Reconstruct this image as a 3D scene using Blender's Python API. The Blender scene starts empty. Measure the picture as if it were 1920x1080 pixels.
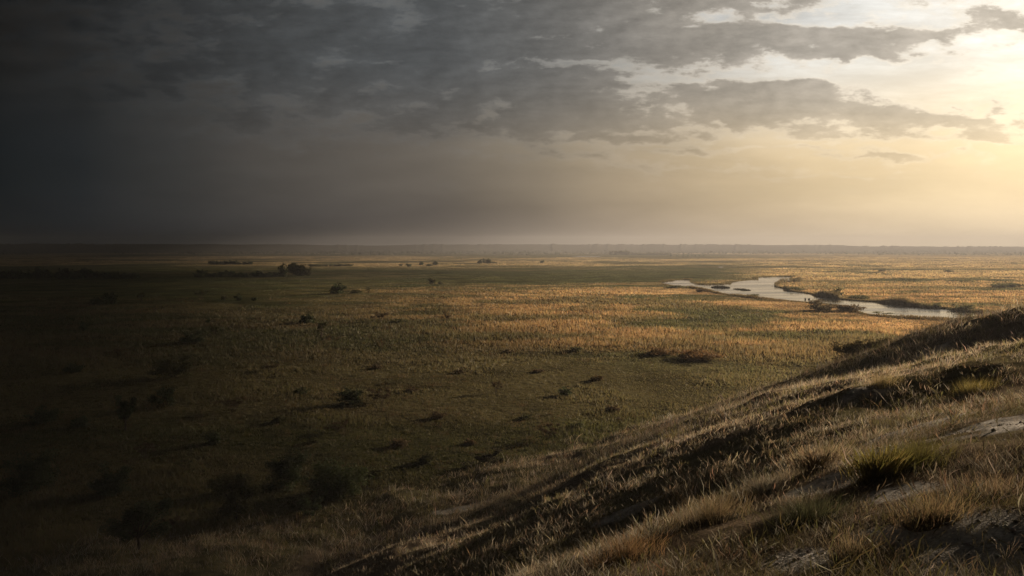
import bpy, math, random
import numpy as np
from mathutils import Vector

random.seed(7)
rng = np.random.default_rng(11)
scn = bpy.context.scene
COL = scn.collection
R = math.radians

# ------------------------------------------------------------------ place constants
EYE = 22.0                 # eye height above the plain
F = 1507.0                 # focal length in photograph pixels
HY = 462.0                 # horizon row of the photograph
SUN_AZ, SUN_EL = R(54.0), R(12.5)
EXPO = 1.5
SUN_DIR = Vector((math.sin(SUN_AZ) * math.cos(SUN_EL), math.cos(SUN_AZ) * math.cos(SUN_EL), math.sin(SUN_EL)))


def gp(px, py, z=0.0):
    """survey helper: ground point seen at a photograph pixel"""
    Y = (EYE - z) * F / max(py - HY, 0.5)
    return ((px - 960.0) / F * Y, Y)


# ------------------------------------------------------------------ numpy noise
_perm = rng.permutation(4096)


def _h(ix, iy, s):
    return _perm[(_perm[(ix * 73 + s * 977) & 4095] + iy * 131) & 4095] / 4095.0


def vnoise(x, y, s=0):
    x = np.asarray(x, float); y = np.asarray(y, float)
    ix = np.floor(x).astype(np.int64); iy = np.floor(y).astype(np.int64)
    fx = x - ix; fy = y - iy
    fx = fx * fx * (3 - 2 * fx); fy = fy * fy * (3 - 2 * fy)
    a = _h(ix, iy, s); b = _h(ix + 1, iy, s); c = _h(ix, iy + 1, s); d = _h(ix + 1, iy + 1, s)
    return (a * (1 - fx) + b * fx) * (1 - fy) + (c * (1 - fx) + d * fx) * fy


def fbm(x, y, s=0, o=4):
    t = 0.0; a = 0.5; n = 0.0
    x = np.asarray(x, float); y = np.asarray(y, float)
    for k in range(o):
        t = t + a * vnoise(x, y, s + k * 17); n += a
        x = x * 2.03 + 5.1; y = y * 2.03 + 1.7; a *= 0.5
    return t / n


def sst(a, b, x):
    t = np.clip((np.asarray(x, float) - a) / (b - a), 0, 1)
    return t * t * (3 - 2 * t)


# ------------------------------------------------------------------ object helpers
def raw_mesh(name, V, loops, sizes, cols=None, smooth=False):
    me = bpy.data.meshes.new(name)
    V = np.ascontiguousarray(V, dtype=np.float32)
    loops = np.ascontiguousarray(loops, dtype=np.int32)
    sizes = np.ascontiguousarray(sizes, dtype=np.int32)
    me.vertices.add(len(V)); me.vertices.foreach_set('co', V.ravel())
    me.loops.add(len(loops)); me.loops.foreach_set('vertex_index', loops)
    me.polygons.add(len(sizes))
    st = np.zeros(len(sizes), np.int32); st[1:] = np.cumsum(sizes)[:-1]
    me.polygons.foreach_set('loop_start', st)
    if smooth:
        me.polygons.foreach_set('use_smooth', np.ones(len(sizes), bool))
    if cols is not None:
        at = me.color_attributes.new('tint', 'FLOAT_COLOR', 'POINT')
        c4 = np.ones((len(V), 4), np.float32); c4[:, :3] = cols
        at.data.foreach_set('color', c4.ravel())
    me.update(calc_edges=True)
    me.validate()
    return me


def link(name, me, mat, parent=None):
    o = bpy.data.objects.new(name, me)
    if mat is not None:
        me.materials.clear(); me.materials.append(mat)
    COL.objects.link(o)
    if parent is not None:
        o.parent = parent
    return o


def tag(o, label=None, cat=None, group=None, kind=None):
    if label: o['label'] = label
    if cat: o['category'] = cat
    if group: o['group'] = group
    if kind: o['kind'] = kind
    return o


def grid_mesh(name, X, Y, Z, cols=None):
    n, m = X.shape
    V = np.stack([X, Y, Z], -1).reshape(-1, 3)
    i = np.arange(n * m).reshape(n, m)
    q = np.stack([i[:-1, :-1], i[:-1, 1:], i[1:, 1:], i[1:, :-1]], -1).reshape(-1, 4)
    return raw_mesh(name, V, q.ravel(), np.full(len(q), 4), cols, True)


# ------------------------------------------------------------------ materials
def new_mat(name):
    m = bpy.data.materials.new(name); m.use_nodes = True
    nt = m.node_tree; nt.nodes.clear()
    return m, nt, nt.nodes.new('ShaderNodeOutputMaterial')


def N(nt, t, **kw):
    n = nt.nodes.new(t)
    for k, v in kw.items():
        if k in n.bl_rna.properties:
            setattr(n, k, v)
        else:
            n.inputs[k].default_value = v
    return n


def blade_mat(name, transl=0.45, rough=0.6, gloss=0.04):
    m, nt, out = new_mat(name)
    a = N(nt, 'ShaderNodeAttribute', attribute_name='tint')
    d = N(nt, 'ShaderNodeBsdfDiffuse'); t = N(nt, 'ShaderNodeBsdfTranslucent')
    g = N(nt, 'ShaderNodeBsdfGlossy'); g.inputs['Roughness'].default_value = rough
    g.inputs['Color'].default_value = (.8, .75, .6, 1)
    hs = N(nt, 'ShaderNodeHueSaturation'); hs.inputs['Saturation'].default_value = 1.1; hs.inputs['Value'].default_value = 1.15
    mx = N(nt, 'ShaderNodeMixShader'); mx.inputs[0].default_value = transl
    m2 = N(nt, 'ShaderNodeMixShader'); m2.inputs[0].default_value = gloss
    L = nt.links.new
    L(a.outputs['Color'], d.inputs['Color']); L(a.outputs['Color'], hs.inputs['Color']); L(hs.outputs[0], t.inputs['Color'])
    L(d.outputs[0], mx.inputs[1]); L(t.outputs[0], mx.inputs[2])
    L(mx.outputs[0], m2.inputs[1]); L(g.outputs[0], m2.inputs[2]); L(m2.outputs[0], out.inputs[0])
    return m


def soil_mat(name, s1, s2, bump):
    """ground: patch colours carried by the mesh, broken up by noise at two scales, with relief"""
    m, nt, out = new_mat(name)
    L = nt.links.new
    a = N(nt, 'ShaderNodeAttribute', attribute_name='tint')
    tc = N(nt, 'ShaderNodeTexCoord')
    n1 = N(nt, 'ShaderNodeTexNoise'); n1.inputs['Scale'].default_value = s1; n1.inputs['Detail'].default_value = 8
    n2 = N(nt, 'ShaderNodeTexNoise'); n2.inputs['Scale'].default_value = s2; n2.inputs['Detail'].default_value = 6
    L(tc.outputs['Object'], n1.inputs['Vector']); L(tc.outputs['Object'], n2.inputs['Vector'])
    add = N(nt, 'ShaderNodeMath', operation='MULTIPLY'); L(n1.outputs['Fac'], add.inputs[0]); L(n2.outputs['Fac'], add.inputs[1])
    mr = N(nt, 'ShaderNodeMapRange'); mr.inputs[1].default_value = .12; mr.inputs[2].default_value = .42
    mr.inputs[3].default_value = .5; mr.inputs[4].default_value = 1.5
    L(add.outputs[0], mr.inputs[0])
    vm = N(nt, 'ShaderNodeVectorMath', operation='SCALE'); L(a.outputs['Color'], vm.inputs[0]); L(mr.outputs[0], vm.inputs['Scale'])
    b = N(nt, 'ShaderNodeBsdfDiffuse'); L(vm.outputs[0], b.inputs['Color'])
    bp = N(nt, 'ShaderNodeBump'); bp.inputs['Strength'].default_value = .8; bp.inputs['Distance'].default_value = bump
    L(add.outputs[0], bp.inputs['Height']); L(bp.outputs[0], b.inputs['Normal'])
    L(b.outputs[0], out.inputs[0])
    return m


M_GRASS = blade_mat('dry_grass', .45)
M_LEAF = blade_mat('leaf', .33, .6, .025)
M_REED = blade_mat('reed', .3)
M_PLAIN = soil_mat('plain_soil', .06, .9, .6)
M_HILL = soil_mat('hill_soil', 1.3, 26.0, .08)


def bark_mat():
    m, nt, out = new_mat('bark')
    L = nt.links.new
    tc = N(nt, 'ShaderNodeTexCoord')
    n1 = N(nt, 'ShaderNodeTexNoise'); n1.inputs['Scale'].default_value = 9; n1.inputs['Detail'].default_value = 5
    L(tc.outputs['Object'], n1.inputs['Vector'])
    cr = N(nt, 'ShaderNodeValToRGB')
    cr.color_ramp.elements[0].color = (.03, .024, .018, 1); cr.color_ramp.elements[1].color = (.13, .105, .08, 1)
    L(n1.outputs['Fac'], cr.inputs[0])
    b = N(nt, 'ShaderNodeBsdfDiffuse'); L(cr.outputs[0], b.inputs[0]); L(b.outputs[0], out.inputs[0])
    return m


M_BARK = bark_mat()


def water_mat():
    m, nt, out = new_mat('river_water')
    L = nt.links.new
    p = N(nt, 'ShaderNodeBsdfPrincipled')
    p.inputs['Base Color'].default_value = (.03, .032, .03, 1)
    p.inputs['Roughness'].default_value = .08
    p.inputs['IOR'].default_value = 1.33
    p.inputs['Specular IOR Level'].default_value = .5
    tc = N(nt, 'ShaderNodeTexCoord')
    mp = N(nt, 'ShaderNodeMapping'); mp.inputs['Scale'].default_value = (.05, .2, 1)
    n1 = N(nt, 'ShaderNodeTexNoise'); n1.inputs['Scale'].default_value = 1.0; n1.inputs['Detail'].default_value = 3
    L(tc.outputs['Object'], mp.inputs[0]); L(mp.outputs[0], n1.inputs['Vector'])
    bp = N(nt, 'ShaderNodeBump'); bp.inputs['Strength'].default_value = .05; bp.inputs['Distance'].default_value = .25
    L(n1.outputs['Fac'], bp.inputs['Height']); L(bp.outputs[0], p.inputs['Normal'])
    n2 = N(nt, 'ShaderNodeTexNoise'); n2.inputs['Scale'].default_value = .35; n2.inputs['Detail'].default_value = 3
    L(mp.outputs[0], n2.inputs['Vector'])
    mr = N(nt, 'ShaderNodeMapRange'); mr.inputs[1].default_value = .4; mr.inputs[2].default_value = .65
    mr.inputs[3].default_value = .04; mr.inputs[4].default_value = .22
    L(n2.outputs['Fac'], mr.inputs[0]); L(mr.outputs[0], p.inputs['Roughness'])
    L(p.outputs[0], out.inputs[0])
    return m


M_WATER = water_mat()

# ------------------------------------------------------------------ river outline (photograph survey -> plan)
UPPER = [(1240, 529), (1262, 526), (1298, 524), (1291, 527.5), (1304, 533), (1333, 534.7), (1368, 533), (1373, 528.5), (1407, 525.5),
         (1424, 523.7), (1419, 520), (1448, 519.3), (1497, 518), (1482, 520), (1479, 525), (1500, 526), (1498, 528), (1478, 529), (1462, 530.5), (1449, 536.7), (1473, 541.7), (1485, 547.5),
         (1518, 550), (1523, 553), (1557, 558), (1580, 562), (1620, 565), (1663, 568), (1718, 576), (1768, 579), (1819, 584), (1900, 598),
         (2050, 628), (2350, 650)]
LOWER = [(2350, 700), (2050, 650), (1900, 609), (1819, 600), (1738, 597.5), (1679, 594), (1622, 590), (1600, 580), (1557, 569.5), (1500, 565), (1427, 559.5), (1387, 555),
         (1350, 550), (1330, 545), (1313, 541), (1280, 537), (1246, 533)]


def smooth_line(pts, k=3):
    P = np.array(pts, float)
    for _ in range(k):
        Q = [P[0]]
        for a, b in zip(P[:-1], P[1:]):
            Q += [a * .75 + b * .25, a * .25 + b * .75]
        Q.append(P[-1]); P = np.array(Q)
    return P


UP3 = np.array([gp(*p) for p in smooth_line(UPPER, 2)])
LO3 = np.array([gp(*p) for p in smooth_line(LOWER, 2)])
RIVER = np.vstack([UP3, LO3])
PONDS = [[gp(*p) for p in poly] for poly in (
    [(1072, 481.2), (1090, 480.6), (1128, 480.9), (1124, 482.0), (1085, 482.1)],
    [(1345, 501.6), (1350, 500.6), (1356, 501.0), (1354, 502.0)],
    [(1098, 476.2), (1140, 476.0), (1136, 476.7), (1100, 476.8)])]


def in_poly(P, x, y):
    c = np.zeros(np.shape(x), bool)
    n = len(P)
    for i in range(n):
        x1, y1 = P[i]; x2, y2 = P[i - 1]
        if y1 == y2: continue
        k = ((y1 > y) != (y2 > y)) & (x < (x2 - x1) * (y - y1) / (y2 - y1) + x1)
        c ^= k
    return c


def line_dist(P, x, y):
    d = np.full(np.shape(x), 1e9)
    for (x1, y1), (x2, y2) in zip(P[:-1], P[1:]):
        dx, dy = x2 - x1, y2 - y1
        t = np.clip(((x - x1) * dx + (y - y1) * dy) / (dx * dx + dy * dy + 1e-9), 0, 1)
        d = np.minimum(d, np.hypot(x - x1 - t * dx, y - y1 - t * dy))
    return d


# ------------------------------------------------------------------ plain: relief and plant cover
def plain_z(x, y):
    r = np.hypot(x, y)
    z = (fbm(x / 26, y / 26, 3, 4) - .5) * 1.1 + (fbm(x / 7, y / 7, 5, 2) - .5) * .35
    z = z * sst(900, 250, r)
    near = (x > 20) & (y > 120) & (y < 800)
    d = np.full(np.shape(x), 1e9)
    if np.any(near):
        xs, ys = x[near], y[near]
        dd = np.minimum(line_dist(UP3, xs, ys), line_dist(LO3, xs, ys))
        dd[in_poly(RIVER, xs, ys)] = 0
        d[near] = dd
    k = sst(2, 30, d)
    return np.where(k > 0, z * k, z * 0) - .02 * (1 - k)


GOLD = np.array([.385, .255, .132]); STRAW = np.array([.44, .325, .175]); GREEN = np.array([.095, .092, .038]); DGREEN = np.array([.06, .07, .032])
BROWN = np.array([.12, .098, .055]); MEADOW = np.array([.14, .118, .058]); OLIVE = np.array([.10, .095, .048])


def cover(x, y):
    """plant cover of the plain: colour and height in metres, by zones and patches"""
    x = np.asarray(x, float); y = np.asarray(y, float)
    u = x / np.maximum(y, 20)
    n1 = fbm(x / 150, y / 85, 21, 4); n2 = fbm(x / 58, y / 30, 22, 5); n3 = fbm(x / 420, y / 420, 23, 4); n4 = fbm(x / 11, y / 11, 24, 3)
    w = (n1 - .5) * 1.6 + (n2 - .5) * .9
    # reed and dry-grass beds
    reed = sst(138, 178, y + w * 60 + u * 30) * sst(520, 400, y + w * 90) * sst(-.30, .10, u + w * .22)
    east = sst(.24, .34, u + w * .05) * sst(230, 260, y) * sst(2200, 1500, y)
    far = sst(700, 1000, y) * sst(.44, .6, n3 + (n1 - .5) * .5)
    gold = np.clip(np.maximum(np.maximum(reed, east * sst(.22, .46, n1)), far), 0, 1)
    gold = gold * (1 - .75 * sst(.56, .66, n2) * sst(.42, .52, n1))
    brown = sst(125, 160, y + w * 40) * sst(330, 230, y + w * 60) * sst(.05, -.2, u + w * .3)
    green = sst(.44, .58, n1 * .5 + n2 * .5 + sst(330, 480, y) * .12 - sst(900, 1300, y) * .1)
    c = MEADOW[None] * (1 - green[..., None]) + GREEN[None] * green[..., None]
    bb = (brown * sst(.3, .55, n2 * .6 + n4 * .4))[..., None]
    c = c * (1 - bb) + BROWN * bb
    gcol = GOLD[None] * (1 - sst(300, 700, y))[..., None] + STRAW[None] * sst(300, 700, y)[..., None]
    gcol = gcol * (.75 + .5 * n4)[..., None]
    c = c * (1 - gold[..., None]) + gcol * gold[..., None]
    n5 = fbm(x / 30, y / 13, 25, 4)
    dk = np.maximum(sst(.56, .66, n2) * .7, sst(.515, .60, n5) * .62) * sst(100, 200, y)
    dk = (dk * (.55 + .45 * sst(900, 300, y)))[..., None]
    c = c * (1 - dk) + DGREEN * dk
    c = c * (.70 + .6 * n4)[..., None]
    h = .22 + .35 * sst(.45, .7, n4) + .45 * brown + .95 * gold * (.6 + .8 * n2)
    return c, h, gold


def fan_radii(r0, r1, k):
    n = int(math.log(r1 / r0) / math.log(k)) + 1
    return r0 * (r1 / r0) ** (np.arange(n) / (n - 1))


RAD_END = 4000.0
th = np.concatenate([np.linspace(-math.pi, R(-46), 90)[:-1], np.linspace(R(-46), R(46), 700), np.linspace(R(46), math.pi, 90)[1:]])
rr = np.concatenate([[0.0], fan_radii(6, RAD_END, 1.012)])
TH, RR = np.meshgrid(th, rr)
PX, PY = np.sin(TH) * RR, np.cos(TH) * RR
PZ = plain_z(PX.ravel(), PY.ravel()).reshape(PX.shape)
pc, ph, pg = cover(PX.ravel(), PY.ravel())
plain = link('plain', grid_mesh('plain', PX, PY, PZ, pc * .85), M_PLAIN)
tag(plain, 'flat grassy plain reaching to the horizon', 'plain', kind='structure')

# river and ponds: flat sheets just above the ground sheet
def sheet(name, poly, z, mat):
    import mathutils
    me = bpy.data.meshes.new(name)
    tris = mathutils.geometry.tessellate_polygon([[Vector((p[0], p[1], 0)) for p in poly]])
    me.from_pydata([(p[0], p[1], z) for p in poly], [], [tuple(t) for t in tris])
    me.update()
    for p in me.polygons:
        if p.normal.z < 0: p.flip()
    return link(name, me, mat)


tag(sheet('river', RIVER, .05, M_WATER), 'pale river winding across the plain', 'river', kind='structure')
for i, pl in enumerate(PONDS):
    tag(sheet('pond', pl, .25, M_WATER), 'narrow pale pond far out on the plain', 'pond', kind='structure')

# ------------------------------------------------------------------ hill: thin-plate surface through surveyed points
COLS = {  # photo column: near point, C crest, B crest, A crest as (row, distance)
    2600: ((1080, 4.5), (700, 14), (575, 36), (500, 62)),
    2200: ((1080, 5.0), (745, 13.5), (612, 35), (540, 66)),
    1920: ((1080, 5.6), (790, 13), (650, 34), (580, 70)),
    1750: ((1080, 6.0), (822, 12.5), (692, 34), (634, 80)),
    1540: ((1080, 6.4), (888, 12), (748, 33), (694, 88)),
    1400: ((1080, 6.8), (932, 12), (797, 32), (748, 86)),
    1250: ((1080, 7.4), (988, 12.5), (862, 31), (810, 80)),
    1100: ((1120, 7.4), (1048, 13), (938, 30), (874, 72)),
    950: ((1180, 7.0), (1112, 13), (1012, 29), (940, 63)),
    800: ((1260, 6.5), (1182, 12.5), (1078, 28), (1003, 56)),
    600: ((1400, 6), (1300, 12), (1170, 26), (1085, 50)),
    300: ((1600, 5), (1450, 10), (1290, 23), (1230, 38)),
    -200: ((1900, 5), (1650, 10), (1480, 21), (1420, 32)),
}
cp = []
for px, (n0, c, b, a) in COLS.items():
    u = (px - 960) / F
    z = lambda row, Y: EYE - Y * (row - HY) / F
    def P(Y, zz): cp.append((u * Y, Y, zz))
    P(n0[1], z(*n0)); P(c[1], z(*c)); P(b[1], z(*b)); P(a[1], z(*a))
    # hollows behind crests C and B
    Yd = c[1] + .38 * (b[1] - c[1]); P(Yd, z(c[0] + 6 if px < 1450 else c[0] - .3 * (c[0] - b[0]), Yd))
    Ym = c[1] + .72 * (b[1] - c[1]); P(Ym, z(b[0] + (c[0] - b[0]) * (.36 if px < 1450 else .30), Ym))
    Yd = b[1] + .45 * (a[1] - b[1]); P(Yd, max(z(b[0] + 8, Yd), .2) if px > 1450 else .55 * z(*b) + .45 * z(*a) + .25)
    za = z(*a)
    P(a[1] + 14, min(za * .55 - .5, za - 1.4)); P(a[1] + 34, -2.5 - .02 * za); P(a[1] + 70, -6); P(a[1] + 110, -9)
for x, y, zz in ((0, -1, 19.3), (6, -3, 20.2), (-8, -2, 16.5), (0, -18, 19.5), (16, -16, 21), (-20, -15, 13), (40, -15, 22), (30, 2, 21.6), (60, 15, 22.5), (-30, 2, 6),
                 (-40, 20, -1), (-60, 30, -4), (-60, 0, -1), (-60, -30, 0), (100, 40, 20)):
    cp.append((x, y, zz))
cp = np.array(cp)


def _tps(d2):
    return np.where(d2 > 1e-9, d2 * np.log(np.maximum(d2, 1e-9)), 0)


n = len(cp)
K = _tps(((cp[:, None, :2] - cp[None, :, :2]) ** 2).sum(-1))
A = np.zeros((n + 3, n + 3)); A[:n, :n] = K + np.eye(n) * 1.5
A[:n, n] = 1; A[:n, n + 1:] = cp[:, :2]; A[n, :n] = 1; A[n + 1:, :n] = cp[:, :2].T
W = np.linalg.solve(A, np.concatenate([cp[:, 2], [0, 0, 0]]))


def hill_base(x, y):
    x = np.asarray(x, float); y = np.asarray(y, float)
    out = np.empty(x.shape)
    for i in range(0, len(x), 20000):
        xs, ys = x[i:i + 20000], y[i:i + 20000]
        d2 = (xs[:, None] - cp[None, :, 0]) ** 2 + (ys[:, None] - cp[None, :, 1]) ** 2
        out[i:i + 20000] = _tps(d2) @ W[:n] + W[n] + xs * W[n + 1] + ys * W[n + 2]
    return out


def hill_z(x, y):
    r = np.hypot(x, y)
    b = (fbm(x / 5, y / 5, 41, 4) - .5) * 1.45 * sst(4, 40, r) + (fbm(x / 13, y / 13, 44, 2) - .5) * .8 * sst(18, 50, r) + (fbm(x / 1.6, y / 1.6, 42, 3) - .5) * .30 + (fbm(x / .5, y / .5, 43, 2) - .5) * .035
    return hill_base(x, y) + b


def ground_z(x, y):
    """height of whichever is on top, hill or plain"""
    return np.maximum(hill_z(x, y), plain_z(x, y))


def hit(px, py):
    """survey helper: first ground point along a sight line"""
    u = (px - 960) / F; s = (py - HY) / F
    Y = np.exp(np.linspace(math.log(3.0), math.log(2500), 2600))
    g = ground_z(u * Y, Y) - (EYE - Y * s)
    k = int(np.argmax(g > 0)) if (g > 0).any() else len(Y) - 1
    return (u * Y[k], Y[k], float(ground_z(np.array([u * Y[k]]), np.array([Y[k]]))[0]))


BARE = [(1745, 800, 1.9, .9), (1640, 855, .7, .3), (1590, 905, .7, .35), (1850, 1030, .75, .45), (1890, 800, 1.3, .7), (1520, 1060, .45, .25), (880, 962, 3.4, 1.4),
        (1180, 968, 1.1, .35), (1860, 985, .5, .22), (1660, 1010, .4, .2), (1700, 930, .6, .22), (1760, 655, 2.2, .8), (1480, 880, .6, .25), (1620, 740, 1.1, .5)]
BARE3 = [(hit(a, b), c, d) for a, b, c, d in BARE]


def bare(x, y):
    k = np.zeros(np.shape(x))
    wob = fbm(x / .6, y / .6, 51, 3) - .5
    for (bx, by, bz), rx, ry in BARE3:
        rx, ry = rx * .8, ry * .8
        q = ((x - bx) / rx) ** 2 + ((y - by) / (ry * 1.9)) ** 2
        k = np.maximum(k, sst(1.3, .5, q + wob * 2.6))
    return k


uu = np.linspace(-1.3, 1.75, 520)
ys = np.concatenate([np.linspace(-14, 2.6, 24)[:-1], fan_radii(2.6, 150, 1.0105)])
UU, YY = np.meshgrid(uu, ys)
HX = UU * (np.maximum(YY, 2.6) + np.maximum(2.6 - YY, 0) * 1.0 + 3.0)
HZ = hill_z(HX.ravel(), YY.ravel()).reshape(HX.shape)
hb = bare(HX.ravel(), YY.ravel())[:, None]
hn = fbm(HX.ravel() / 1.8, YY.ravel() / 1.8, 61, 3)[:, None]; hn2 = fbm(HX.ravel() / 9, YY.ravel() / 9, 62, 3)[:, None]
hc = np.array([.15, .115, .08]) * (.5 + 1.0 * hn)
mo = sst(.45, .6, hn2); hc = hc * (1 - mo) + np.array([.12, .105, .055]) * mo
hc = hc * (1 - hb) + np.array([.44, .41, .37]) * (.3 + 1.2 * fbm(HX.ravel() / .25, YY.ravel() / .25, 63, 3)[:, None]) * hb
hill = link('hillside', grid_mesh('hillside', HX, YY, HZ, hc), M_HILL)
tag(hill, 'steep grassy hillside falling to the plain', 'hillside', kind='structure')


# ------------------------------------------------------------------ blades
def blades(P, h, w, lx, ly, col, segs=1, prof=None, curve=1.6, facing=None):
    """curved tapering strips: P base points, h height, w base width, (lx, ly) sideways reach of the tip"""
    n = len(P)
    a = rng.uniform(0, math.pi, n) if facing is None else facing
    wx, wy = np.cos(a), np.sin(a)
    if prof is None:
        prof = [1 - .55 * (i / segs) for i in range(segs)]
    rows, cols = [], []
    kx = ky = 0.0
    for i in range(segs):
        t = i / segs; f = t ** curve
        if segs >= 3 and i > 0:
            kx = kx + rng.normal(0, .07, n) * h; ky = ky + rng.normal(0, .07, n) * h
        cx = P[:, 0] + lx * f + kx; cy = P[:, 1] + ly * f + ky; cz = P[:, 2] + h * t
        s = w * prof[i] * .5
        rows += [np.stack([cx - wx * s, cy - wy * s, cz], -1), np.stack([cx + wx * s, cy + wy * s, cz], -1)]
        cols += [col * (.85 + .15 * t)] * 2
    rows.append(np.stack([P[:, 0] + lx + kx, P[:, 1] + ly + ky, P[:, 2] + h], -1)); cols.append(col)
    k = 2 * segs + 1
    V = np.stack(rows, 1).reshape(-1, 3); C = np.stack(cols, 1).reshape(-1, 3)
    b = (np.arange(n) * k)[:, None]
    idx, size = [], []
    for i in range(segs - 1):
        idx.append(b + np.array([[2 * i, 2 * i + 1, 2 * i + 3, 2 * i + 2]])); size.append(np.full(n, 4))
    L = [x.ravel() for x in idx] + [(b + np.array([[2 * segs - 2, 2 * segs - 1, 2 * segs]])).ravel()]
    S = size + [np.full(n, 3)]
    return V, np.concatenate(L), np.concatenate(S), C


def merge(parts):
    V, L, S, C = [], [], [], []; o = 0
    for v, l, s, c in parts:
        V.append(v); L.append(l + o); S.append(s); C.append(c); o += len(v)
    return np.vstack(V), np.concatenate(L), np.concatenate(S), np.vstack(C)


def jitter_col(c, amt=.3):
    n = len(c)
    return np.clip(c * (1 + rng.uniform(-amt, amt, (n, 1))) * (1 + rng.uniform(-.08, .08, (n, 3))), .004, .8)


# plain grass: tufts of blades, thick on the near ground, larger and sparser clumps far out
def plain_grass():
    nt = 380000
    px = rng.uniform(-260, 2180, nt); py = HY + 20 + (1120 - HY - 20) * rng.random(nt) ** 1.35
    Y = EYE * F / (py - HY); X = (px - 960) / F * Y
    c, h, g = cover(X, Y)
    nb = (X > 20) & (Y > 180) & (Y < 800)
    dl = np.full(nt, 1e9); dl[nb] = line_dist(LO3, X[nb], Y[nb])
    h = np.where(dl < 34, np.minimum(h, .22 + dl * .012), h)
    hz = hill_base(X, Y)
    ok = ~in_poly(RIVER, X, Y) & ((Y > 160) | (hz < .6))
    ok &= rng.random(nt) < (.55 + .45 * g)
    X, Y, c, h, g = X[ok], Y[ok], c[ok], h[ok], g[ok]
    Z = plain_z(X, Y)
    n = len(X)
    parts = []
    size = np.clip(Y / 160, .45, 4.5)
    h = h * rng.uniform(.55, 1.35, n) * np.clip(1.15 - Y / 600, .6, 1.0)
    for k in range(4):
        r = size * rng.random(n) * .9; a = rng.uniform(0, 2 * math.pi, n)
        bx, by = X + np.cos(a) * r, Y + np.sin(a) * r * 1.3
        P = np.stack([bx, by, Z - .05], -1)
        hh = h * rng.uniform(.5, 1.15, n)
        lean = hh * rng.uniform(.15, .75, n); la = rng.uniform(0, 2 * math.pi, n)
        w = np.clip(size * .22, .04, 1.1) * rng.uniform(.6, 1.4, n)
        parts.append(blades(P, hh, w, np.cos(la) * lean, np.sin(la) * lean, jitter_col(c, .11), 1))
    # coarse clumps of taller dead growth in the meadow
    m = 5200
    cy_ = HY + 95 + 560 * rng.random(m) ** 1.2; cx_ = rng.uniform(-260, 1900, m)
    Yc = EYE * F / (cy_ - HY); Xc = (cx_ - 960) / F * Yc
    ok = (fbm(Xc / 22, Yc / 12, 27, 3) > .47) & ~in_poly(RIVER, Xc, Yc) & ((Yc > 160) | (hill_base(Xc, Yc) < .6)); Xc, Yc = Xc[ok], Yc[ok]; m = len(Xc)
    pal = np.array([[.11, .07, .04], [.06, .055, .026], [.042, .042, .022], [.17, .12, .065]])[rng.integers(0, 4, m)]
    sz = rng.uniform(.5, 1.9, m) * np.clip(Yc / 150, .6, 1.7)
    for k in range(30):
        a = rng.uniform(0, 2 * math.pi, m); r = sz * np.abs(rng.normal(0, .5, m))
        bx, by = Xc + np.cos(a) * r * 1.4, Yc + np.sin(a) * r
        hh = sz * rng.uniform(.25, .75, m); le = hh * rng.uniform(.1, .8, m)
        parts.append(blades(np.stack([bx, by, plain_z(bx, by) - .05], -1), hh, np.clip(Yc / 150, .5, 2) * .06 * rng.uniform(.5, 1.4, m), np.cos(a) * le, np.sin(a) * le, jitter_col(pal, .35), 1))
    me = raw_mesh('plain_grass', *merge(parts))
    tag(link('plain_grass', me, M_GRASS), 'dry golden and green grass covering the plain', 'grass', kind='stuff')


plain_grass()


# reeds along the river banks
def bank_reeds():
    parts = []
    def belt(line, n, depth, hmin, hmax, side, colr, lo=0.0, hi=1.0):
        seg = np.hypot(*np.diff(line, axis=0).T); cum = np.concatenate([[0], np.cumsum(seg)]); t = (lo + (hi - lo) * rng.random(n)) * cum[-1]
        i = np.clip(np.searchsorted(cum, t) - 1, 0, len(seg) - 1); f = ((t - cum[i]) / seg[i])[:, None]
        p = line[i] * (1 - f) + line[i + 1] * f
        d = np.stack([rng.normal(0, .8, n), side * np.abs(rng.normal(0, depth, n))], -1)
        p = p + d
        lump = fbm(t / 16, t * 0, 71, 3)
        hh = (hmin + (hmax - hmin) * sst(.3, .75, lump)) * rng.uniform(.6, 1.1, n) * np.exp(-np.abs(d[:, 1]) / (depth * 3))
        ok = ~in_poly(RIVER, p[:, 0], p[:, 1])
        p, hh = p[ok], hh[ok]; m = len(p)
        la = rng.uniform(0, 2 * math.pi, m); le = hh * rng.uniform(.1, .4, m)
        P = np.column_stack([p, np.zeros(m) - .05])
        parts.append(blades(P, hh, rng.uniform(.15, .5, m), np.cos(la) * le, np.sin(la) * le, jitter_col(np.tile(colr, (m, 1)), .35), 1))
    belt(UP3, 52000, 5.0, .9, 3.8, 1, np.array([.165, .128, .068]), .5, 1.0)
    belt(UP3, 9000, 4.0, .4, 1.6, 1, np.array([.14, .11, .052]), .0, .55)
    belt(LO3, 20000, 4.5, .3, 1.4, -1, np.array([.16, .115, .052]))
    me = raw_mesh('bank_reeds', *merge(parts))
    tag(link('bank_reeds', me, M_REED), 'dark olive reeds fringing both banks of the river', 'reeds', kind='stuff')


bank_reeds()


# hillside grass: tufts of thin stems with seed heads
TAN = np.array([.30, .24, .165]); GREY = np.array([.235, .205, .165]); RUST = np.array([.20, .138, .088]); OLV = np.array([.125, .108, .05]); DARK = np.array([.085, .07, .045])


def hill_palette(x, y):
    n1 = fbm(x / 2.2, y / 2.2, 81, 3); n2 = fbm(x / .9, y / .9, 82, 2); n3 = rng.random(len(x))
    w = np.stack([sst(.35, .65, n1) * .9 + .15, .45 + 0 * n1, sst(.5, .7, n2) * .8 + .08, sst(.55, .35, n1) * 1.1 + .1, .25 + 0 * n1], -1)
    w = np.cumsum(w / w.sum(1, keepdims=True), 1)
    k = (n3[:, None] > w).sum(1)
    return np.stack([TAN, GREY, RUST, OLV, DARK])[np.clip(k, 0, 4)]


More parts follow.
